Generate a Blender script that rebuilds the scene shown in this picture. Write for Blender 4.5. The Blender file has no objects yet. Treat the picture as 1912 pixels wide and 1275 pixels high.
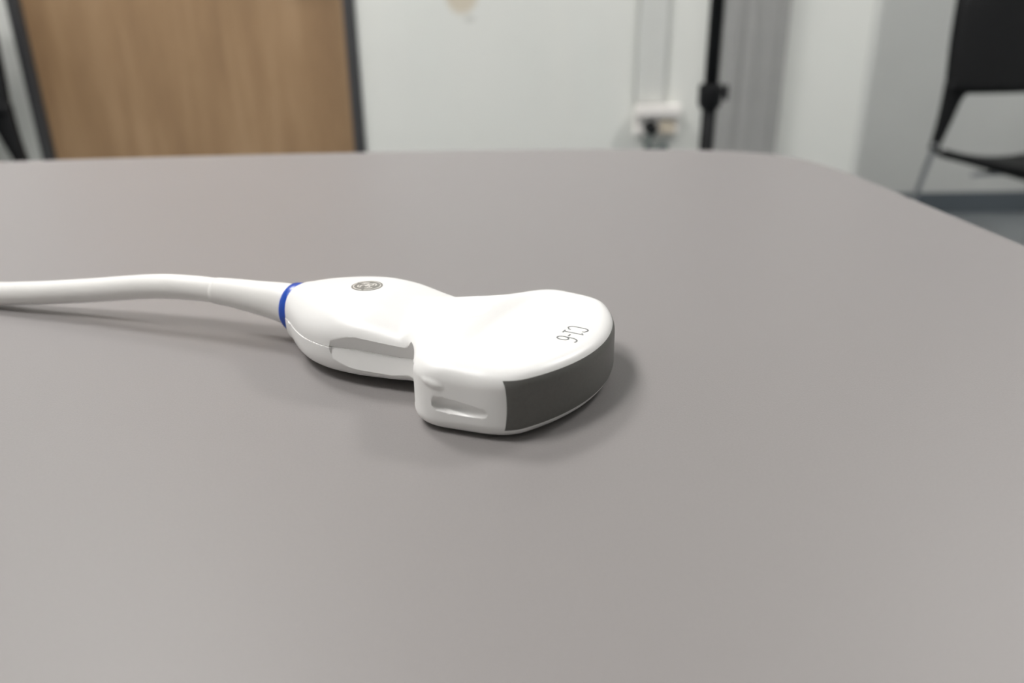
import bpy, bmesh, math, random
import numpy as np
from mathutils import Vector, Matrix

# ------------------------------------------------------------------ camera
sc = bpy.context.scene
COL = sc.collection
TZ = 0.74                                   # table top height
CAMH = 0.095                                # camera above the table
PITCH, ROLL, FPX = math.radians(22.0), math.radians(-0.7), 1430.0
fwd = Vector((0, math.cos(PITCH), -math.sin(PITCH)))
rt0 = Vector((1, 0, 0)); up0 = rt0.cross(fwd)
rt = math.cos(ROLL) * rt0 + math.sin(ROLL) * up0
upv = -math.sin(ROLL) * rt0 + math.cos(ROLL) * up0
cam = bpy.data.cameras.new('camera'); camo = bpy.data.objects.new('camera', cam)
COL.objects.link(camo)
m = Matrix.Identity(4)
for i in range(3):
    m[i][0] = rt[i]; m[i][1] = upv[i]; m[i][2] = -fwd[i]
m[2][3] = TZ + CAMH
camo.matrix_world = m
cam.sensor_width = 36.0; cam.lens = 36.0 * FPX / 1912.0
cam.clip_start = 0.01; cam.clip_end = 50
cam.dof.use_dof = True; cam.dof.focus_distance = 0.215; cam.dof.aperture_fstop = 9.0
sc.camera = camo

# ------------------------------------------------------------------ world, exposure
w = bpy.data.worlds.new('world'); sc.world = w; w.use_nodes = True
w.node_tree.nodes['Background'].inputs[0].default_value = (0.8, 0.85, 0.9, 1)
w.node_tree.nodes['Background'].inputs[1].default_value = 0.3
sc.view_settings.view_transform = 'Standard'
sc.view_settings.look = 'None'
sc.view_settings.exposure = 0.0
sc.view_settings.gamma = 1.0
sc.view_settings.use_curve_mapping = False
PANEL_STRENGTH = 32.5
PANEL_COLOR = (1.0, 0.982, 0.965)
PANELS = [(-1.0, 1.45, 'near the oak door'), (1.5, 1.6, 'between the black pole stand and the alcove'),
          (-1.0, 0.1, 'above the cable end of the table')]
CEIL = 2.6

# ------------------------------------------------------------------ materials
def srgb(r, g, b):
    f = lambda c: (c / 255.0) / 12.92 if c <= 10 else ((c / 255.0 + 0.055) / 1.055) ** 2.4
    return (f(r), f(g), f(b), 1.0)

def mat(name, col, rough=0.5, metal=0.0, spec=0.5, noise=0.0, nscale=40.0, bump=0.0, bscale=300.0, coat=0.0):
    M = bpy.data.materials.new(name); M.use_nodes = True
    nt = M.node_tree; b = nt.nodes['Principled BSDF']
    b.inputs['Roughness'].default_value = rough; b.inputs['Metallic'].default_value = metal
    b.inputs['Specular IOR Level'].default_value = spec
    if coat: b.inputs['Coat Weight'].default_value = coat; b.inputs['Coat Roughness'].default_value = 0.08
    tc = nt.nodes.new('ShaderNodeTexCoord')
    n = nt.nodes.new('ShaderNodeTexNoise'); n.inputs['Scale'].default_value = nscale
    n.inputs['Detail'].default_value = 4
    nt.links.new(tc.outputs['Object'], n.inputs['Vector'])
    r = nt.nodes.new('ShaderNodeValToRGB')
    k = noise
    r.color_ramp.elements[0].position = 0.3; r.color_ramp.elements[1].position = 0.7
    r.color_ramp.elements[0].color = tuple(c * (1 - k) for c in col[:3]) + (1,)
    r.color_ramp.elements[1].color = tuple(min(1, c * (1 + k)) for c in col[:3]) + (1,)
    nt.links.new(n.outputs['Fac'], r.inputs['Fac'])
    nt.links.new(r.outputs['Color'], b.inputs['Base Color'])
    if bump:
        n2 = nt.nodes.new('ShaderNodeTexNoise'); n2.inputs['Scale'].default_value = bscale
        nt.links.new(tc.outputs['Object'], n2.inputs['Vector'])
        bp = nt.nodes.new('ShaderNodeBump'); bp.inputs['Strength'].default_value = bump
        bp.inputs['Distance'].default_value = 0.001
        nt.links.new(n2.outputs['Fac'], bp.inputs['Height'])
        nt.links.new(bp.outputs['Normal'], b.inputs['Normal'])
    return M

def wood_mat():
    M = bpy.data.materials.new('oak_laminate'); M.use_nodes = True
    nt = M.node_tree; b = nt.nodes['Principled BSDF']; b.inputs['Roughness'].default_value = 0.5
    tc = nt.nodes.new('ShaderNodeTexCoord')
    mp = nt.nodes.new('ShaderNodeMapping'); mp.inputs['Scale'].default_value = (1.0, 1.0, 0.09)
    nt.links.new(tc.outputs['Object'], mp.inputs['Vector'])
    a = nt.nodes.new('ShaderNodeTexNoise'); a.inputs['Scale'].default_value = 14; a.inputs['Detail'].default_value = 5
    a.inputs['Roughness'].default_value = 0.55; a.inputs['Distortion'].default_value = 0.4
    c = nt.nodes.new('ShaderNodeTexNoise'); c.inputs['Scale'].default_value = 160; c.inputs['Detail'].default_value = 3
    for q in (a, c): nt.links.new(mp.outputs['Vector'], q.inputs['Vector'])
    mx = nt.nodes.new('ShaderNodeMix'); mx.data_type = 'FLOAT'; mx.inputs[0].default_value = 0.25
    nt.links.new(a.outputs['Fac'], mx.inputs[2]); nt.links.new(c.outputs['Fac'], mx.inputs[3])
    r = nt.nodes.new('ShaderNodeValToRGB')
    e = r.color_ramp.elements
    e[0].position = 0.32; e[0].color = srgb(133, 105, 76)
    e[1].position = 0.68; e[1].color = srgb(166, 137, 105)
    x = e.new(0.5); x.color = srgb(150, 121, 89)
    nt.links.new(mx.outputs[0], r.inputs['Fac']); nt.links.new(r.outputs['Color'], b.inputs['Base Color'])
    return M

def wall_mat(name, col, stain=None):
    M = mat(name, col, rough=0.75, spec=0.3, noise=0.015, nscale=3.0, bump=0.15, bscale=180)
    if stain:                                   # a yellowed scuff in the paint
        nt = M.node_tree; b = nt.nodes['Principled BSDF']
        base = b.inputs['Base Color'].links[0].from_socket
        tc = nt.nodes.new('ShaderNodeTexCoord')
        for (p, rx, rz, c, amt) in stain:
            mp = nt.nodes.new('ShaderNodeMapping'); mp.vector_type = 'POINT'
            mp.inputs['Location'].default_value = (-p[0] / rx, 0, -p[1] / rz)
            mp.inputs['Scale'].default_value = (1 / rx, 0.0, 1 / rz)
            nt.links.new(tc.outputs['Object'], mp.inputs['Vector'])
            ln = nt.nodes.new('ShaderNodeVectorMath'); ln.operation = 'LENGTH'
            nt.links.new(mp.outputs['Vector'], ln.inputs[0])
            mr = nt.nodes.new('ShaderNodeMapRange'); mr.inputs[1].default_value = 0.75; mr.inputs[2].default_value = 1.1
            mr.inputs[3].default_value = amt; mr.inputs[4].default_value = 0.0
            nt.links.new(ln.outputs['Value'], mr.inputs[0])
            mx = nt.nodes.new('ShaderNodeMix'); mx.data_type = 'RGBA'
            nt.links.new(mr.outputs[0], mx.inputs[0]); nt.links.new(base, mx.inputs[6]); mx.inputs[7].default_value = c
            base = mx.outputs[2]
        nt.links.new(base, b.inputs['Base Color'])
    return M

def emit_mat():
    M = bpy.data.materials.new('led_diffuser'); M.use_nodes = True
    nt = M.node_tree; b = nt.nodes['Principled BSDF']
    b.inputs['Base Color'].default_value = (0.9, 0.9, 0.9, 1)
    b.inputs['Emission Color'].default_value = PANEL_COLOR + (1,)
    b.inputs['Emission Strength'].default_value = PANEL_STRENGTH
    return M

MT = dict(
    wall=wall_mat('painted_wall', (0.73, 0.74, 0.705, 1),
                  [((-0.138, 0.945), 0.052, 0.062, srgb(190, 168, 128), 0.5), ((-0.115, 0.872), 0.018, 0.010, srgb(165, 165, 155), 0.35)]),
    wall2=wall_mat('painted_side_wall', (0.74, 0.75, 0.73, 1)),
    ceiling=wall_mat('ceiling_paint', (0.8, 0.8, 0.79, 1)),
    floor=mat('vinyl_floor', srgb(146, 151, 154), rough=0.4, noise=0.06, nscale=60),
    skirt=mat('skirting_vinyl', srgb(98, 106, 113), rough=0.5, noise=0.03),
    frame=mat('anthracite_frame', srgb(58, 58, 60), rough=0.5, noise=0.04),
    wood=wood_mat(),
    chrome=mat('chrome', (0.42, 0.43, 0.45, 1), rough=0.35, metal=1.0),
    black=mat('black_plastic', srgb(14, 15, 17), rough=0.6, spec=0.25, noise=0.1, bump=0.2, bscale=900),
    polem=mat('black_powder_coat', srgb(18, 19, 21), rough=0.6, spec=0.2, noise=0.05),
    trunk=mat('trunking_plastic', (0.63, 0.64, 0.615, 1), rough=0.45, noise=0.01),
    socketw=mat('socket_white', (0.86, 0.83, 0.80, 1), rough=0.35, noise=0.01),
    beige=mat('socket_beige', srgb(200, 190, 172), rough=0.4, noise=0.01),
    greyc=mat('grey_cable', srgb(110, 118, 116), rough=0.5, noise=0.02),
    slat=mat('grey_slat', srgb(158, 158, 156), rough=0.6, noise=0.04, nscale=8),
    table=mat('grey_laminate', srgb(140, 136, 135), rough=0.45, spec=0.35, noise=0.035, nscale=1800, bump=0.06, bscale=2500),
    edge=mat('table_edging', srgb(150, 147, 146), rough=0.45, noise=0.03),
    steel=mat('table_steel', (0.5, 0.5, 0.5, 1), rough=0.35, metal=0.9),
    white=mat('white_abs', (0.86, 0.85, 0.835, 1), rough=0.34, spec=0.5, noise=0.008, nscale=60),
    cable=mat('white_cable_jacket', (0.85, 0.835, 0.81, 1), rough=0.42, noise=0.01),
    lens=mat('acoustic_lens_rubber', srgb(102, 101, 97), rough=0.45, noise=0.05, nscale=900),
    blue=mat('blue_collar', srgb(16, 72, 178), rough=0.25, noise=0.03),
    ink=mat('grey_ink', srgb(120, 122, 120), rough=0.5, noise=0.02),
    badge=mat('badge_grey', srgb(128, 126, 120), rough=0.35, noise=0.12, nscale=700),
    badgew=mat('badge_silver', srgb(222, 218, 212), rough=0.3, noise=0.03),
    led=emit_mat(),
)

# ------------------------------------------------------------------ helpers
def obj(name, me, material, parent=None, smooth=False):
    if isinstance(me, bmesh.types.BMesh):
        b = me; me = bpy.data.meshes.new(name)
        bmesh.ops.recalc_face_normals(b, faces=b.faces)
        b.to_mesh(me); b.free()
    o = bpy.data.objects.new(name, me)
    if not me.materials: me.materials.append(MT[material])
    if smooth:
        for p in me.polygons: p.use_smooth = True
    COL.objects.link(o)
    if parent is not None: o.parent = parent
    return o

def tag(o, label=None, cat=None, group=None, kind=None):
    if label: o['label'] = label
    if cat: o['category'] = cat
    if group: o['group'] = group
    if kind: o['kind'] = kind
    return o

def thing(name, label, cat, loc=(0, 0, 0), rz=0.0, group=None):
    o = bpy.data.objects.new(name, None); o.empty_display_size = 0.02
    COL.objects.link(o); o.location = loc; o.rotation_euler = (0, 0, rz)
    return tag(o, label, cat, group)

def struct(name, bm, material, label, cat='structure', parent=None):
    o = obj(name, bm, material, parent)
    return tag(o, label, cat if parent is None else None, kind='structure' if parent is None else None)

def box(bm, x0, x1, y0, y1, z0, z1, bev=0.0, seg=2):
    r = bmesh.ops.create_cube(bm, size=1.0)
    vs = r['verts']
    for v in vs:
        v.co = Vector(((x0 + x1) / 2 + v.co.x * (x1 - x0), (y0 + y1) / 2 + v.co.y * (y1 - y0), (z0 + z1) / 2 + v.co.z * (z1 - z0)))
    if bev:
        es = list({e for v in vs for e in v.link_edges})
        bmesh.ops.bevel(bm, geom=es, offset=bev, segments=seg, profile=0.5, affect='EDGES')
    return bm

def bx(*a, **k):
    return box(bmesh.new(), *a, **k)

def cyl(bm, p0, p1, r0, r1=None, n=24):
    r1 = r0 if r1 is None else r1
    return tube(bm, [p0, p1], [r0, r1], n)

def spline(pts, n):
    P = [Vector(p) for p in pts]; P = [2 * P[0] - P[1]] + P + [2 * P[-1] - P[-2]]
    out = []
    for i in range(1, len(P) - 2):
        for k in range(n):
            t = k / n; a, b, c, d = P[i - 1], P[i], P[i + 1], P[i + 2]
            out.append(0.5 * ((2 * b) + (c - a) * t + (2 * a - 5 * b + 4 * c - d) * t * t + (3 * b - a - 3 * c + d) * t ** 3))
    out.append(P[-2]); return out

def tube(bm, pts, rad, n=16, cap=True):
    P = [Vector(p) for p in pts]
    if not hasattr(rad, '__len__'): rad = [rad] * len(P)
    rings = []
    t = (P[1] - P[0]).normalized()
    ref = Vector((0, 0, 1)) if abs(t.z) < 0.9 else Vector((1, 0, 0))
    nrm = (ref - t * ref.dot(t)).normalized()
    for i, p in enumerate(P):
        if i == 0: t = P[1] - P[0]
        elif i == len(P) - 1: t = P[-1] - P[-2]
        else: t = (P[i + 1] - P[i]).normalized() + (P[i] - P[i - 1]).normalized()
        t = t.normalized(); nrm = (nrm - t * nrm.dot(t)).normalized(); bn = t.cross(nrm)
        rings.append([bm.verts.new(p + rad[i] * (math.cos(a) * nrm + math.sin(a) * bn)) for a in [2 * math.pi * k / n for k in range(n)]])
    for a, b in zip(rings, rings[1:]):
        for k in range(n): bm.faces.new((a[k], a[(k + 1) % n], b[(k + 1) % n], b[k]))
    if cap: bm.faces.new(list(reversed(rings[0]))); bm.faces.new(rings[-1])
    return bm

def prism(bm, pts, z0, z1, bev=0.0, seg=3):
    a = [bm.verts.new((x, y, z0)) for x, y in pts]; b = [bm.verts.new((x, y, z1)) for x, y in pts]
    n = len(pts)
    f0 = bm.faces.new(list(reversed(a))); f1 = bm.faces.new(b)
    for k in range(n): bm.faces.new((a[k], a[(k + 1) % n], b[(k + 1) % n], b[k]))
    if bev:
        bmesh.ops.bevel(bm, geom=list(f0.edges) + list(f1.edges), offset=bev, segments=seg, profile=0.5, affect='EDGES')
    return bm

# ------------------------------------------------------------------ room shell
YB, YA = 2.5, 3.66          # back wall plane, alcove wall plane
XL, XR, YF, XC = -2.7, 3.0, -2.5, 1.10
struct('floor', bx(XL - .1, XR + .1, YF - .1, YA + .1, -0.1, 0.0), 'floor', 'grey vinyl floor of the room', 'floor')
struct('ceiling', bx(XL - .1, XR + .1, YF - .1, YA + .1, CEIL, CEIL + .1), 'ceiling', 'white ceiling of the room', 'ceiling')
DX0, DX1, DH = -1.490, -0.458, 2.10
bm = bmesh.new()
box(bm, XL, DX0, YB, YB + .1, 0, CEIL); box(bm, DX1, XC, YB, YB + .1, 0, CEIL); box(bm, DX0, DX1, YB, YB + .1, DH, CEIL)
struct('wall_back', bm, 'wall', 'off-white painted wall behind the table with a yellowish scuff', 'wall')
struct('wall_return', bx(XC - .1, XC, YB + .1, YA, 0, CEIL), 'wall2', 'white return wall beside the alcove', 'wall')
struct('wall_alcove', bx(XC - .1, XR, YA, YA + .1, 0, CEIL), 'wall2', 'white alcove wall far behind the right-hand black chair', 'wall')
struct('wall_left', bx(XL - .1, XL, YF, YB + .1, 0, CEIL), 'wall2', 'white wall on the left side of the room', 'wall')
struct('wall_right', bx(XR, XR + .1, YF, YA, 0, CEIL), 'wall2', 'white wall on the right side of the room', 'wall')
struct('wall_front', bx(XL, XR, YF - .1, YF, 0, CEIL), 'wall2', 'white wall behind the viewer', 'wall')
struct('baseboard_alcove', bx(XC, XR, YA - .012, YA, 0, 0.10, bev=.003), 'skirt', 'dark blue-grey skirting along the alcove wall', 'baseboard')
struct('trim_1', bx(XC, XC + .022, YB - .004, YB + .1, 0, CEIL, bev=.003), 'trunk', 'pale vertical corner profile at the end of the back wall', 'trim')
# door
d = thing('door_1', 'oak veneered door in a dark grey frame', 'door', ((DX0 + DX1) / 2, YB, 0)); d['kind'] = 'structure'
hw = (DX1 - DX0) / 2; fw = 0.035
obj('door_leaf', bx(-hw + fw, hw - fw, 0.008, 0.048, 0.004, DH - fw, bev=.002), 'wood', d)
obj('frame_jamb', bx(-hw, -hw + fw, -0.014, 0.1, 0, DH, bev=.003), 'frame', d)
obj('frame_jamb', bx(hw - fw, hw, -0.014, 0.1, 0, DH, bev=.003), 'frame', d)
obj('frame_head', bx(-hw + fw, hw - fw, -0.014, 0.1, DH - fw, DH, bev=.003), 'frame', d)
hb = bmesh.new(); tube(hb, [(hw - .10, 0.008, 1.04), (hw - .10, -.045, 1.04), (hw - .12, -.05, 1.04), (hw - .22, -.05, 1.04)], .009, 12)
box(hb, hw - .125, hw - .075, 0.0, 0.008, 0.96, 1.10, bev=.003)
obj('door_handle', hb, 'chrome', d)

# ceiling light panels
for i, (x, y, where) in enumerate(PANELS):
    t = thing('ceiling_light', 'square white LED ceiling panel ' + where, 'ceiling light', (x, y, CEIL), 0, 'LED panels in the ceiling')
    fb = bmesh.new()
    for s in ((-.3, .3, -.3, -.285), (-.3, .3, .285, .3), (-.3, -.285, -.285, .285), (.285, .3, -.285, .285)):
        box(fb, s[0], s[1], s[2], s[3], -.014, 0)
    obj('light_frame', fb, 'ceiling', t)
    obj('diffuser', bx(-.285, .285, -.285, .285, -.010, -.002), 'led', t)

# ------------------------------------------------------------------ back wall fittings
tr = struct('trim_2', bx(.392, .486, YB - .012, YB, .622, CEIL, bev=.009, seg=4), 'trunk', 'pale vertical cable trunking above the wall socket', 'trim')
s = thing('wall_socket', 'white surface wall socket with a black plug at the foot of the cable trunking', 'socket', (.460, YB, .575))
obj('back_box', bx(-.068, .068, -.038, 0, -.045, .045, bev=.006), 'socketw', s)
obj('cover_flap', bx(-.071, .071, -.056, -.030, .010, .048, bev=.007), 'socketw', s)
obj('outlet_insert', bx(.006, .056, -.046, -.036, -.040, .000, bev=.004), 'beige', s)
pb = bmesh.new(); cyl(pb, (-.022, -.036, -.020), (-.022, -.080, -.022), .021, .017, 20)
pl = obj('plug', pb, 'black', s, True)
cb = bmesh.new()
tube(cb, spline([(-.022, -.060, -.038), (-.024, -.062, -.05), (-.032, -.06, -.075), (-.005, -.05, -.085), (.02, -.045, -.075), (.03, -.04, -.10), (.02, -.03, -.30), (.03, -.02, -.5)], 8), .009, 12)
obj('plug_cable', cb, 'greyc', pl, True)

# ribbed grey panel: vertical slats
p = thing('ribbed_panel', 'grey ribbed vertical panel against the back wall right of the black pole', 'panel', (.742, YB, 0))
x = -.098
for wd, tilt, dep in ((.046, 8, .035), (.022, 38, .03), (.034, -10, .03), (.030, 12, .034), (.034, -8, .034), (.032, 10, .036)):
    sl = obj('slat', bx(-wd / 2, wd / 2, -.006, .006, 0, 2.3, bev=.003), 'slat', p)
    sl.location = (x + wd / 2, -dep, 0); sl.rotation_euler = (0, 0, math.radians(tilt)); x += wd - .001
obj('back_board', bx(-.098, .098, -.008, 0, 0, 2.3), 'slat', p)

# black pole stand
p = thing('pole_stand', 'black metal pole stand with a clamp collar in front of the ribbed grey panel', 'stand', (.527, 2.1, 0))
b_ = bmesh.new(); cyl(b_, (0, 0, .10), (0, 0, .70), .0185, n=28); obj('lower_tube', b_, 'polem', p, True)
b_ = bmesh.new(); cyl(b_, (0, 0, .70), (-.004, 0, 1.75), .0178, n=28); obj('upper_tube', b_, 'polem', p, True)
b_ = bmesh.new(); tube(b_, [(0, 0, .640), (0, 0, .646), (0, 0, .655), (0, 0, .697), (0, 0, .704)], [.022, .026, .030, .031, .028], 28)
co = obj('clamp_collar', b_, 'polem', p, True)
b_ = bmesh.new(); cyl(b_, (.02, 0, .683), (.040, -.004, .683), .007, n=12); box(b_, .034, .046, -.010, .004, .662, .702, bev=.004)
obj('clamp_knob', b_, 'polem', co)
for k in range(3):
    a = math.radians(90 + 120 * k); b_ = bmesh.new()
    tube(b_, [(0.02 * math.cos(a), 0.02 * math.sin(a), .34), (.16 * math.cos(a), .16 * math.sin(a), .10), (.30 * math.cos(a), .30 * math.sin(a), .012)], .011, 12)
    obj('leg', b_, 'polem', p, True)

# ------------------------------------------------------------------ chairs
def shell(outline_fn, nx, nz, thick):
    """curved plate: outline_fn(i/nx, j/nz) -> point; thickness along -y"""
    b = bmesh.new(); F = []; B = []
    for j in range(nz + 1):
        F.append([b.verts.new(outline_fn(i / nx, j / nz)) for i in range(nx + 1)])
    for j in range(nz + 1):
        B.append([b.verts.new(Vector(outline_fn(i / nx, j / nz)) + Vector(thick)) for i in range(nx + 1)])
    for j in range(nz):
        for i in range(nx):
            b.faces.new((F[j][i], F[j][i + 1], F[j + 1][i + 1], F[j + 1][i]))
            b.faces.new((B[j][i], B[j + 1][i], B[j + 1][i + 1], B[j][i + 1]))
    for j in range(nz):
        b.faces.new((F[j][0], F[j + 1][0], B[j + 1][0], B[j][0])); b.faces.new((F[j][nx], B[j][nx], B[j + 1][nx], F[j + 1][nx]))
    for i in range(nx):
        b.faces.new((F[0][i], B[0][i], B[0][i + 1], F[0][i + 1])); b.faces.new((F[nz][i], F[nz][i + 1], B[nz][i + 1], B[nz][i]))
    bmesh.ops.bevel(b, geom=[e for e in b.edges if e.is_manifold and e.calc_face_angle(0) > 1.0], offset=.004, segments=2, affect='EDGES')
    return b

def make_chair(label, loc, rz):
    t = thing('conference_chair', label, 'chair', loc, rz, 'black conference chairs')
    # local: front is -y, origin on the floor under the seat centre
    def back(u, v):
        x = (u - .5) * 2; z = .625 + v * .35
        hwid = .236 - .028 * v ** 2
        rnd = 0.0
        if v > .8: rnd = .05 * ((v - .8) / .2) ** 2 * abs(x) ** 3
        xx = x * hwid
        y = .235 + .06 * v - .045 * (1 - x * x)
        low = .012 * (1 - abs(x) ** 4) if v < .01 else 0
        return Vector((xx, -(-y), z - rnd + low * 0))
    bo = obj('backrest', shell(back, 16, 12, (0, .016, 0)), 'black', t, True)
    for s_ in (-1, 1):
        b = bmesh.new(); secs = []
        N = 14
        for k in range(N + 1):
            q = k / N; z = .66 - q * .215
            wd = .052 * (1 - q) ** 1.3 + .022
            xo = s_ * (.238 + .032 * q - .006 * math.sin(q * 3.1))
            y = .236 - .02 * q
            if q < .3: wd += .05 * ((.3 - q) / .3) ** 2
            secs.append([b.verts.new((xo, y, z)), b.verts.new((xo - s_ * wd, y - .004, z)), b.verts.new((xo - s_ * wd, y + .014, z)), b.verts.new((xo, y + .022, z))])
        for A, B in zip(secs, secs[1:]):
            for i in range(4): b.faces.new((A[i], A[(i + 1) % 4], B[(i + 1) % 4], B[i]))
        b.faces.new(secs[0]); b.faces.new(secs[-1])
        bmesh.ops.bevel(b, geom=[e for e in b.edges if e.is_manifold and e.calc_face_angle(0) > 1.0], offset=.004, segments=2, affect='EDGES')
        obj('back_arm', b, 'black', t, True)
    def seat(u, v):
        x = (u - .5) * 2; y = .205 - v * .44
        hwid = .236 + .008 * math.sin(v * 3.14)
        if v > .85: hwid -= .03 * ((v - .85) / .15) ** 2
        z = .408 + .034 * x * x - .035 * max(0, (v - .75) / .25) ** 2 - .008 * math.sin(v * 3.14) + .006 * (1 - v)
        return Vector((x * hwid, y, z))
    obj('seat', shell(seat, 14, 14, (0, 0, -.020)), 'black', t, True)
    for s_ in (-1, 1):
        fr = bmesh.new()
        rail = spline([(s_ * .255, .222, .46), (s_ * .246, .205, .432), (s_ * .226, .12, .422), (s_ * .207, -.16, .400)], 6)
        tube(fr, rail, .0095, 12); obj('side_rail', fr, 'black', t, True)
        rl = bmesh.new(); tube(rl, spline([(s_ * .258, .222, .465), (s_ * .262, .245, .36), (s_ * .276, .275, .18), (s_ * .289, .29, .008)], 5), .0095, 12)
        lg = obj('leg', rl, 'chrome', t, True)
        ft = bmesh.new(); cyl(ft, (s_ * .2883, .289, .018), (s_ * .290, .291, 0), .012, n=12); obj('foot', ft, 'black', lg, True)
        rl = bmesh.new(); tube(rl, spline([(s_ * .207, -.13, .400), (s_ * .214, -.18, .375), (s_ * .235, -.21, .2), (s_ * .25, -.23, .008)], 5), .0095, 12)
        lg = obj('leg', rl, 'chrome', t, True)
        ft = bmesh.new(); cyl(ft, (s_ * .2493, -.229, .018), (s_ * .251, -.231, 0), .012, n=12); obj('foot', ft, 'black', lg, True)
    b = bmesh.new(); cyl(b, (-.215, .08, .38), (.215, .08, .38), .008, n=12); obj('cross_rail', b, 'chrome', t, True)
    return t
make_chair('black chair with thin chrome legs by the alcove, right of the table', (1.757, 2.515, 0), math.radians(12))
make_chair('black chair left of the oak door, mostly out of the picture', (-1.675, 2.06, 0), 0.0)

# ------------------------------------------------------------------ table
t = thing('meeting_table', 'grey laminate meeting table with rounded corners under the probe', 'table', (0, 0, 0))
right = [(.237, -.70), (.2375, -.3), (.2385, .10), (.239, .343), (.2395, .456), (.2393, .525)]
corner = [(.2393, .540), (.2368, .572), (.2325, .598), (.2255, .620), (.2145, .639), (.196, .654), (.170, .664), (.140, .6705)]
far = [(.1145, .6735), (.06, .6780), (0, .6790), (-.06, .6780), (-.1254, .6755), (-.2529, .6680), (-.3878, .6530), (-.47, .640), (-.62, .612), (-.8, .57), (-1.0, .515)]
left = [(-1.10, .47), (-1.16, .40), (-1.18, .30), (-1.18, -.5), (-1.16, -.6), (-1.10, -.67), (-1.0, -.70), (-.4, -.72), (.14, -.74), (.21, -.73)]
outl = right + corner + far + left
P3 = [Vector((x, y, 0)) for x, y in outl]
# light smoothing of the outline
dense = []
n = len(P3)
for i in range(n):
    a, b, c, d_ = P3[i - 1], P3[i], P3[(i + 1) % n], P3[(i + 2) % n]
    k = 4
    for q in range(k):
        u = q / k
        dense.append(b.lerp(c, u))
for it in range(6):
    dense = [(dense[i - 1] + 2 * dense[i] + dense[(i + 1) % len(dense)]) / 4 for i in range(len(dense))]
pts = [(p_.x, p_.y) for p_ in dense]
obj('table_top', prism(bmesh.new(), pts, TZ - .024, TZ, bev=.0015), 'table', t)
def inset(pts, d):
    out = []; n = len(pts)
    for i in range(n):
        a = Vector(pts[i - 1]); c = Vector(pts[(i + 1) % n]); tn = (c - a).normalized(); nr = Vector((-tn.y, tn.x))
        out.append(tuple(Vector(pts[i]) + nr * d))
    return out
obj('edge_band', prism(bmesh.new(), inset(pts, .004), TZ - .030, TZ - .024), 'edge', t)
for (x, y) in ((.12, .50), (.12, -.58), (-1.03, .38), (-1.03, -.58)):
    b = bmesh.new(); cyl(b, (x, y, TZ - .03), (x, y, .012), .03, n=28); lg = obj('leg', b, 'steel', t, True)
    b = bmesh.new(); cyl(b, (x, y, .012), (x, y, 0), .034, n=28); obj('foot', b, 'black', lg, True)
obj('under_rail', bx(-1.0, .09, .40, .44, TZ - .07, TZ - .03, bev=.003), 'steel', t)
obj('under_rail', bx(-1.0, .09, -.60, -.56, TZ - .07, TZ - .03, bev=.003), 'steel', t)

# ------------------------------------------------------------------ ultrasound probe (millimetres, u along the axis, v across, z up)
def table_fn(us, ys, sig=3.0):
    xs = np.linspace(us[0] - 12, us[-1] + 12, 1200); y = np.interp(xs, us, ys)
    h = xs[1] - xs[0]; k = np.arange(-int(4 * sig / h), int(4 * sig / h) + 1) * h
    g = np.exp(-k * k / (2 * sig * sig)); g /= g.sum()
    yp = np.pad(y, len(k) // 2, mode='edge'); y = np.convolve(yp, g, 'valid')
    return lambda q: np.interp(q, xs, y)
HU = [-90, -86, -82, -77, -70, -62, -52, -42, -34, -26, -15]
fW = table_fn(HU, [8.0, 9.4, 13.0, 16.6, 20.4, 22.3, 22.2, 20.8, 20.0, 20.0, 20.0], 2.4)
fT = table_fn(HU, [8.0, 8.6, 9.7, 10.4, 11.0, 11.4, 11.1, 9.8, 8.9, 8.3, 8.0], 2.6)
fV = table_fn(HU, [0, 0, 0, -.2, -.4, -.8, -1.3, -1.6, -1.6, -1, 0], 3.0)
fC = table_fn(HU, [11.6, 11.6, 11.6, 11.6, 11.7, 11.9, 11.7, 10.9, 10.4, 10.1, 10.0], 3.0)
def smin(a, b, k):
    h = np.clip(.5 + .5 * (b - a) / k, 0, 1); return b + (a - b) * h - k * h * (1 - h)
def smax(a, b, k): return -smin(-a, -b, k)
R_L, UC = 56.4, -40.4
ZC, ZBOT = 10.1, 0.45
def sstep(a, b, x):
    t_ = np.clip((x - a) / (b - a), 0, 1); return t_ * t_ * (3 - 2 * t_)
def side_v(u): return 36.4 + .10 * np.clip(-u - 1, 0, 20)
def head_top(u, v): return 18.1 - .05 * u - .0003 * v * v - .02 * v
def head(u, v, z):
    av = np.sqrt(v * v + .01)
    arc = np.sqrt((u - UC) ** 2 + v * v) - R_L
    side = av - side_v(u)
    rear = (u + 26.7 - 4.0 * sstep(2, 22, v)) * -.90 + (av - 30) * .436
    d2 = smax(smax(arc, side, 5.0), rear, 7.0)
    r = np.where(z > 10, 4.0 + 1.0 * sstep(5, -9, u), 3.8)
    top = head_top(u, v) - .010 * sstep(-12, 8, v) * np.clip(rear + 11, 0, 12) ** 2
    qz = np.maximum(z - top, ZBOT - z)
    qx = d2 + r; qy = qz + r
    return np.minimum(np.maximum(qx, qy), 0) + np.sqrt(np.maximum(qx, 0) ** 2 + np.maximum(qy, 0) ** 2) - r
def handle(u, v, z):
    W, T, C = fW(u), fT(u), fC(u)
    n = 2.45 + 1.4 * sstep(2, -5, z - C)
    g = ((np.abs(v - fV(u)) / W) ** n + (np.abs(z - C) / T) ** n + 1e-9) ** (1 / n)
    d = (g - 1) * np.minimum(W, T)
    return smax(smax(d, u + 20, 3), -88.2 - u, 1.2)
def seam(u): return 11.2 - .8 * sstep(-55, -36, u) - 14 * sstep(-32, -26, u)
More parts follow.
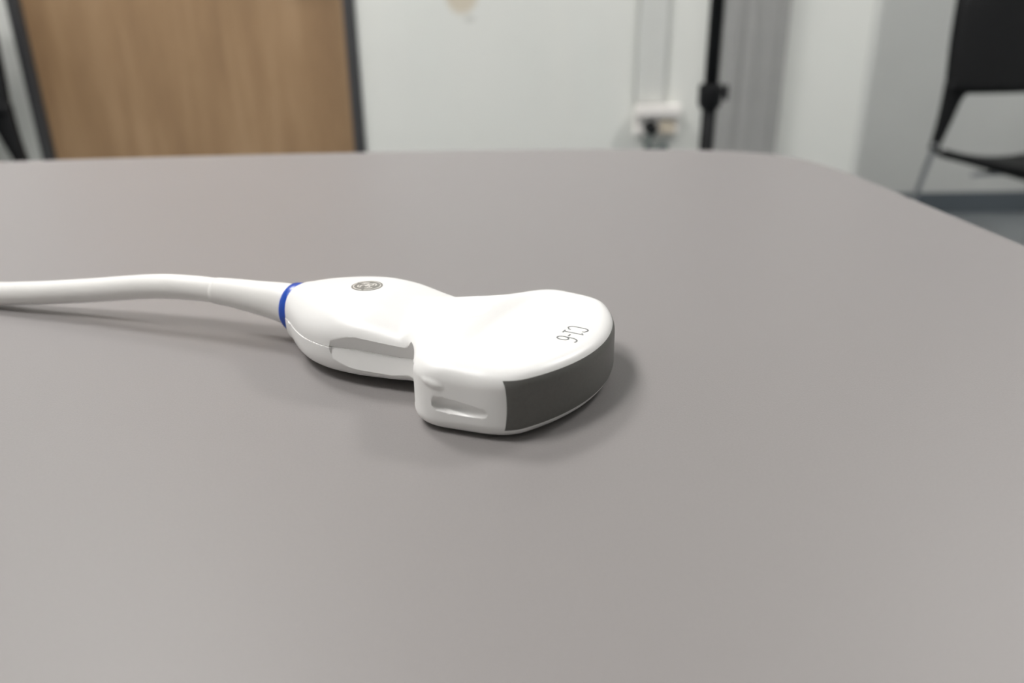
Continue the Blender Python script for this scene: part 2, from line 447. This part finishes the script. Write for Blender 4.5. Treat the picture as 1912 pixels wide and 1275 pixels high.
def glint_bumps(u, v, z):            # small bumps standing in for glints by the collar and above the slot
    a_ = np.sqrt(((u + 83.0) / 1.8) ** 2 + ((v + 10.6) / 1.5) ** 2 + ((z - 10.6) / 1.2) ** 2) * 1.3 - 1.3
    b_ = np.sqrt(((u + 16.2 + .35 * (z - 13)) / 3.0) ** 2 + ((v + 37.0) / 1.4) ** 2 + ((z - 13.8 + .12 * (u + 16)) / 1.3) ** 2) * 1.3 - 1.3
    return np.minimum(a_, b_)
def base(u, v, z):
    return smin(smin(head(u, v, z), handle(u, v, z), 3.0 + 3.0 * sstep(12, 17, z)), glint_bumps(u, v, z), .4)
def grip_cut(u, v, z):        # shallow V groove with rounded end on both sides of the handle
    ah = np.abs(v - fV(u)); zs = 11.2 - .8 * sstep(-55, -36, u)
    cut = -(ah - (fW(u) - .5 - 1.3 * sstep(-61, -50, u)) - .27 * np.abs(z - zs)) * .9
    wu = np.maximum(-53.5 - u, 0); win = np.sqrt(wu ** 2 + (z - zs) ** 2) - 6.0
    return np.maximum(np.maximum(cut, win), u + 24)
def slot_cut(u, v, z):        # slot in the side of the head, running out towards the lens
    av = np.abs(v); t_ = np.clip(u, -15.0, -2.5)
    cy = side_v(t_) - .1 + .15 * (t_ + 15)
    return np.sqrt((u - t_) ** 2 + (av - cy) ** 2 + (z - 8.6 + .085 * (t_ + 16)) ** 2) - 2.05
def body(u, v, z):
    return np.maximum(np.maximum(base(u, v, z), -grip_cut(u, v, z)), -slot_cut(u, v, z))
def pad(u, v): return np.sqrt(((u + 46) / 27.0) ** 2 + (v / 16.0) ** 2) * 16 - 16
def upper(u, v, z):
    f = body(u, v, z)
    f = f - .09 * (pad(u, v) < 0) * (z > 14) * sstep(-34, -26, u)
    return np.maximum(f, seam(u) + .02 - z)
def lower_skin(u, v, z): return body(u, v, z) - .14 * (1 - sstep(-40, -36, u))
def lower(u, v, z): return np.maximum(lower_skin(u, v, z), z - seam(u) + .02)
def surface_nets(f, lo, hi, h, creases=()):
    ax = [np.arange(lo[i], hi[i] + h, h) for i in range(3)]
    G = np.meshgrid(*ax, indexing='ij'); V = f(*G).astype(np.float64)
    S = V < 0
    nx, ny, nz = V.shape
    cnt = np.zeros((nx - 1, ny - 1, nz - 1)); acc = np.zeros((3,) + cnt.shape)
    corners = [(i, j, k) for i in (0, 1) for j in (0, 1) for k in (0, 1)]
    sl = lambda c: tuple(slice(c[q], c[q] + (nx, ny, nz)[q] - 1) for q in range(3))
    for a in corners:
        for q in range(3):
            if a[q]: continue
            b = list(a); b[q] = 1
            va, vb = V[sl(a)], V[sl(b)]
            x = (va < 0) != (vb < 0)
            t = np.where(x, va / np.where(x, va - vb, 1), 0)
            cnt += x
            for r in range(3):
                acc[r] += np.where(x, a[r] + (t if r == q else 0), 0)
    act = cnt > 0
    idx = np.full(act.shape, -1, np.int64); idx[act] = np.arange(act.sum())
    I = np.argwhere(act)
    P = I.astype(float) + (acc[:, act] / cnt[act]).T
    P = P * h + np.array(lo)
    quads = []
    for q in range(3):
        a, b = [r for r in range(3) if r != q]
        s0 = [slice(1, -1)] * 3; s0[q] = slice(0, -1); s1 = [slice(1, -1)] * 3; s1[q] = slice(1, None)
        A, B = S[tuple(s0)], S[tuple(s1)]
        E = np.argwhere(A != B); E[:, a] += 1; E[:, b] += 1
        fl = S[tuple(E.T)]
        def cell(da, db):
            e = E.copy(); e[:, a] -= da; e[:, b] -= db; return idx[tuple(e.T)]
        Q = np.stack([cell(1, 1), cell(0, 1), cell(0, 0), cell(1, 0)], 1)
        if q == 1: fl = ~fl
        Q[~fl] = Q[~fl][:, ::-1]
        quads.append(Q)
    Q = np.concatenate(quads)
    e = 0.05
    for it in range(4):                                  # pull vertices onto the true surface
        v0 = f(*P.T)
        g = np.stack([(f(*(P + e * np.eye(3)[r]).T) - f(*(P - e * np.eye(3)[r]).T)) / (2 * e) for r in range(3)], 1)
        st = (v0 / np.maximum((g * g).sum(1), .25))[:, None] * g
        ln = np.linalg.norm(st, axis=1, keepdims=True)
        P = P - st * np.minimum(1, .12 / np.maximum(ln, 1e-9))
    for fa, fb in creases:                               # sharpen the edge where two surfaces meet
        near = np.where((np.abs(fa(*P.T)) < .5 * h) & (np.abs(fb(*P.T)) < .5 * h))[0]
        X = P[near]
        for it in range(5):
            for fq in (fa, fb):
                v0 = fq(*X.T)
                g = np.stack([(fq(*(X + e * np.eye(3)[r]).T) - fq(*(X - e * np.eye(3)[r]).T)) / (2 * e) for r in range(3)], 1)
                st = (v0 / np.maximum((g * g).sum(1), .25))[:, None] * g
                ln = np.linalg.norm(st, axis=1, keepdims=True)
                X = X - st * np.minimum(1, .2 / np.maximum(ln, 1e-9))
        P[near] = X
    return P, Q

def net_obj(name, f, lo, hi, h, material, parent, creases=()):
    P, Q = surface_nets(f, lo, hi, h, creases)
    me = bpy.data.meshes.new(name)
    me.vertices.add(len(P)); me.vertices.foreach_set('co', (P * .001).ravel())
    me.loops.add(Q.size); me.loops.foreach_set('vertex_index', Q.ravel().astype(np.int32))
    me.polygons.add(len(Q)); me.polygons.foreach_set('loop_start', np.arange(0, Q.size, 4, dtype=np.int32))
    me.polygons.foreach_set('loop_total', np.full(len(Q), 4, np.int32))
    me.update(); me.validate()
    o = obj(name, me, material, parent, True)
    me.set_sharp_from_angle(angle=math.radians(38))
    return o

def top_z(u, v):
    u = np.asarray(u, float); v = np.asarray(v, float)
    z = np.full(u.shape, 30.0)
    for _ in range(60):
        z = z - np.clip(upper(u, v, z), -1, 1) * .8
    return z

PU = Vector((.92, -.39, 0)).normalized()
PANG = math.atan2(PU.y, PU.x) - math.radians(2.2)
piv = Vector((.0096, .2011)) + .003 * Vector((PU.x, PU.y)) - .037 * Vector((-PU.y, PU.x))
PX = piv.x - (.003 * math.cos(PANG) + .037 * math.sin(PANG))
PY = piv.y - (.003 * math.sin(PANG) - .037 * math.cos(PANG))
probe = thing('ultrasound_probe', 'white curved-array ultrasound probe with dark grey face and blue ring lying on the table', 'probe',
              (PX, PY, TZ), PANG)
up_seam = lambda u, v, z: seam(u) + .02 - z
lo_seam = lambda u, v, z: z - seam(u) + .02
net_obj('upper_shell', upper, (-91, -39.5, -.6), (17.5, 39.5, 25), .38, 'white', probe,
        [(base, grip_cut), (base, slot_cut), (body, up_seam)])
net_obj('lower_shell', lower, (-91, -30, -.6), (-24, 30, 13), .38, 'white', probe, [(lower_skin, grip_cut), (lower_skin, lo_seam)])
def lens_bm(ns=96, nt=20):
    S, T = np.meshgrid(np.linspace(-1, 1, ns + 1), np.linspace(0, 1, nt + 1), indexing='ij')
    z = 3.2 + T * 13.3
    for _ in range(4):                                   # angle limits and upper limit depend on each other
        phi = np.radians(S * (39.6 - .6 * (1 - np.clip((z - 9.8) / 7, -1, 1) ** 2)))
        ua, va = UC + R_L * np.cos(phi), R_L * np.sin(phi)
        z = 3.2 + T * (head_top(ua, va) - 1.75 - 3.2)
    lo_, hi_ = np.full(z.shape, 44.0), np.full(z.shape, 64.0)
    for _ in range(40):
        md = (lo_ + hi_) / 2; ins = base(UC + md * np.cos(phi), md * np.sin(phi), z) < 0
        lo_ = np.where(ins, md, lo_); hi_ = np.where(ins, hi_, md)
    bm = bmesh.new(); sh = []
    for rho in (lo_ + .07, lo_ - 1.2):
        sh.append([[bm.verts.new(((UC + rho[i, j] * math.cos(phi[i, j])) * .001, rho[i, j] * math.sin(phi[i, j]) * .001, z[i, j] * .001)) for j in range(nt + 1)] for i in range(ns + 1)])
    A, B = sh
    for i in range(ns):
        for j in range(nt):
            bm.faces.new((A[i][j], A[i + 1][j], A[i + 1][j + 1], A[i][j + 1])); bm.faces.new((B[i][j], B[i][j + 1], B[i + 1][j + 1], B[i + 1][j]))
        bm.faces.new((A[i][0], B[i][0], B[i + 1][0], A[i + 1][0])); bm.faces.new((A[i][nt], A[i + 1][nt], B[i + 1][nt], B[i][nt]))
    for j in range(nt):
        bm.faces.new((A[0][j], A[0][j + 1], B[0][j + 1], B[0][j])); bm.faces.new((A[ns][j], B[ns][j], B[ns][j + 1], A[ns][j + 1]))
    return bm
lo_obj = obj('lens', lens_bm(), 'lens', probe, True); lo_obj.data.set_sharp_from_angle(angle=math.radians(38))
lo_obj['label'] = 'dark grey curved rubber face'

# collar, strain relief, cable
mm = .001
def lathe_u(prof, cz=11.6, n=48):
    return tube(bmesh.new(), [(u * mm, 0, cz * mm) for u, r in prof], [r * mm for u, r in prof], n)
obj('collar_ring', lathe_u([(-86.0, 7.9), (-87.6, 8.15), (-88.0, 8.3), (-90.6, 8.2), (-91.3, 7.9), (-91.4, 6.8)]), 'blue', probe, True)['label'] = 'glossy blue collar ring'
path = spline([(-89.5, 0, 11.6), (-96, -.3, 12.6), (-104, -.9, 13.1), (-116, -2, 13.8), (-133, -3.5, 13.9), (-150, -6, 13.0), (-178, -11, 9.4), (-200, -15.5, 7.0), (-226, -20, 5.0), (-262, -26, 4.55),
               (-320, -31, 4.55), (-420, -24, 4.55), (-520, 0, 4.55), (-600, 10, 4.55)], 10)
L = [0.0]
for a, b in zip(path, path[1:]): L.append(L[-1] + (b - a).length)
def rel_r(l): return float(np.interp(l, [0, 3, 10, 18, 26, 33, 34], [7.3, 7.0, 6.2, 5.5, 4.95, 4.55, 4.42]))
k1 = max(i for i, l in enumerate(L) if l <= 34)
obj('strain_relief', tube(bmesh.new(), [p_ * mm for p_ in path[:k1 + 1]], [rel_r(l) * mm for l in L[:k1 + 1]], 40), 'cable', probe, True)
obj('cable', tube(bmesh.new(), [p_ * mm for p_ in path[k1 - 1:]], 4.32 * mm, 40), 'cable', probe, True)

# print and badge: thin ribbons laid on the surface
def ribbon(bm, pts, wd, lift=.04, thick=.05):
    P = [np.array(p_, float) for p_ in pts]; rows = []
    for i, p_ in enumerate(P):
        a = P[max(i - 1, 0)]; b = P[min(i + 1, len(P) - 1)]; tn = (b - a) / (np.linalg.norm(b - a) + 1e-9)
        nr = np.array([-tn[1], tn[0]]) * wd / 2
        l, r = p_ + nr, p_ - nr
        z = top_z([l[0], r[0]], [l[1], r[1]]) + lift
        rows.append([bm.verts.new((l[0] * mm, l[1] * mm, z[0] * mm)), bm.verts.new((r[0] * mm, r[1] * mm, z[1] * mm)),
                     bm.verts.new((r[0] * mm, r[1] * mm, (z[1] - thick) * mm)), bm.verts.new((l[0] * mm, l[1] * mm, (z[0] - thick) * mm))])
    for A, B in zip(rows, rows[1:]):
        for i in range(4): bm.faces.new((A[i], A[(i + 1) % 4], B[(i + 1) % 4], B[i]))
    bm.faces.new(rows[0]); bm.faces.new(list(reversed(rows[-1])))
def arc2(cx, cy, rx, ry, a0, a1, n=18):
    return [(cx + rx * math.cos(math.radians(a0 + (a1 - a0) * k / n)), cy + ry * math.sin(math.radians(a0 + (a1 - a0) * k / n))) for k in range(n + 1)]
# glyphs in (right, up) with cap height 1
GL = {
    'C': [[(.62, .80), (.60, .92)] + arc2(.34, .74, .26, .26, 55, 180, 12) + arc2(.34, .26, .26, .26, 180, 310, 12) + [(.60, .10), (.62, .20)]],
    '1': [[(.08, .86), (.26, 1.0), (.26, 0.0)], [(.06, 0), (.46, 0)]],
    '-': [[(.0, .42), (.30, .42)]],
    '6': [arc2(.42, .66, .34, .34, 60, 180, 12) + [(.08, .32)] + arc2(.32, .28, .24, .28, 180, 540, 24)],
}
def place_text(name, items, u0, v0, hgt, wid, wd, parent):
    for ch, off in items:
        bm = bmesh.new()
        for st in GL[ch]:
            # right on the print = -v, up on the print = +u
            pts_ = [(u0 + hgt * y, v0 - (off + x) * wid) for x, y in st]
            ribbon(bm, pts_, wd)
        obj('printed_character', bm, 'ink', parent)
place_text('print', [('C', 0.0), ('1', .78), ('-', 1.34), ('6', 1.72)], 4.3, 4.4, 5.7, 5.0, .45, probe)

bu, bv, br = -60.6, -1.2, 4.8
def disc(r0, r1, lift, n=48, rings=4):
    bm = bmesh.new(); prev = None
    rr = [r0 + (r1 - r0) * k / rings for k in range(rings + 1)]
    for r in rr:
        U = [bu + r * math.cos(2 * math.pi * k / n) for k in range(n)]; Vv = [bv + r * math.sin(2 * math.pi * k / n) for k in range(n)]
        Z = top_z(U, Vv) + lift
        ring = [bm.verts.new((U[k] * mm, Vv[k] * mm, Z[k] * mm)) for k in range(n)]
        if prev:
            for k in range(n): bm.faces.new((prev[k], prev[(k + 1) % n], ring[(k + 1) % n], ring[k]))
        prev = ring
    ex = bmesh.ops.extrude_face_region(bm, geom=list(bm.faces))
    for e_ in ex['geom']:
        if isinstance(e_, bmesh.types.BMVert): e_.co.z -= .0003
    return bm
bad = obj('emblem', disc(.05, br, .05), 'badge', probe); bad['label'] = 'round grey emblem with silver script'
def curl(name, strokes, wd):
    bm = bmesh.new()
    for st in strokes: ribbon(bm, [(bu + y, bv - x) for x, y in st], wd, lift=.10, thick=.08)
    obj(name, bm, 'badgew', bad)
curl('emblem_ring', [arc2(0, 0, 4.15, 4.15, 20, 130), arc2(0, 0, 4.15, 4.15, 140, 250), arc2(0, 0, 4.15, 4.15, 260, 370)], .35)
curl('emblem_script', [arc2(-1.0, .75, .75, .8, -60, 230) + [(-1.35, -.3), (-1.0, -1.5)] + arc2(-1.5, -1.4, .55, .6, 0, -200),
                       arc2(1.0, .8, .7, .65, 20, 260) + arc2(1.05, -.7, .85, .8, 100, 340),
                       [(-1.6, .1), (-.4, -.2), (.3, .2), (1.0, .1)]], .5)
for k in range(4):
    a = math.radians(45 + 90 * k)
    curl('emblem_curl', [[(2.9 * math.cos(a + q) * (1 - .25 * abs(q)), 2.9 * math.sin(a + q) * (1 - .25 * abs(q))) for q in np.linspace(-.5, .5, 9)]], .45)
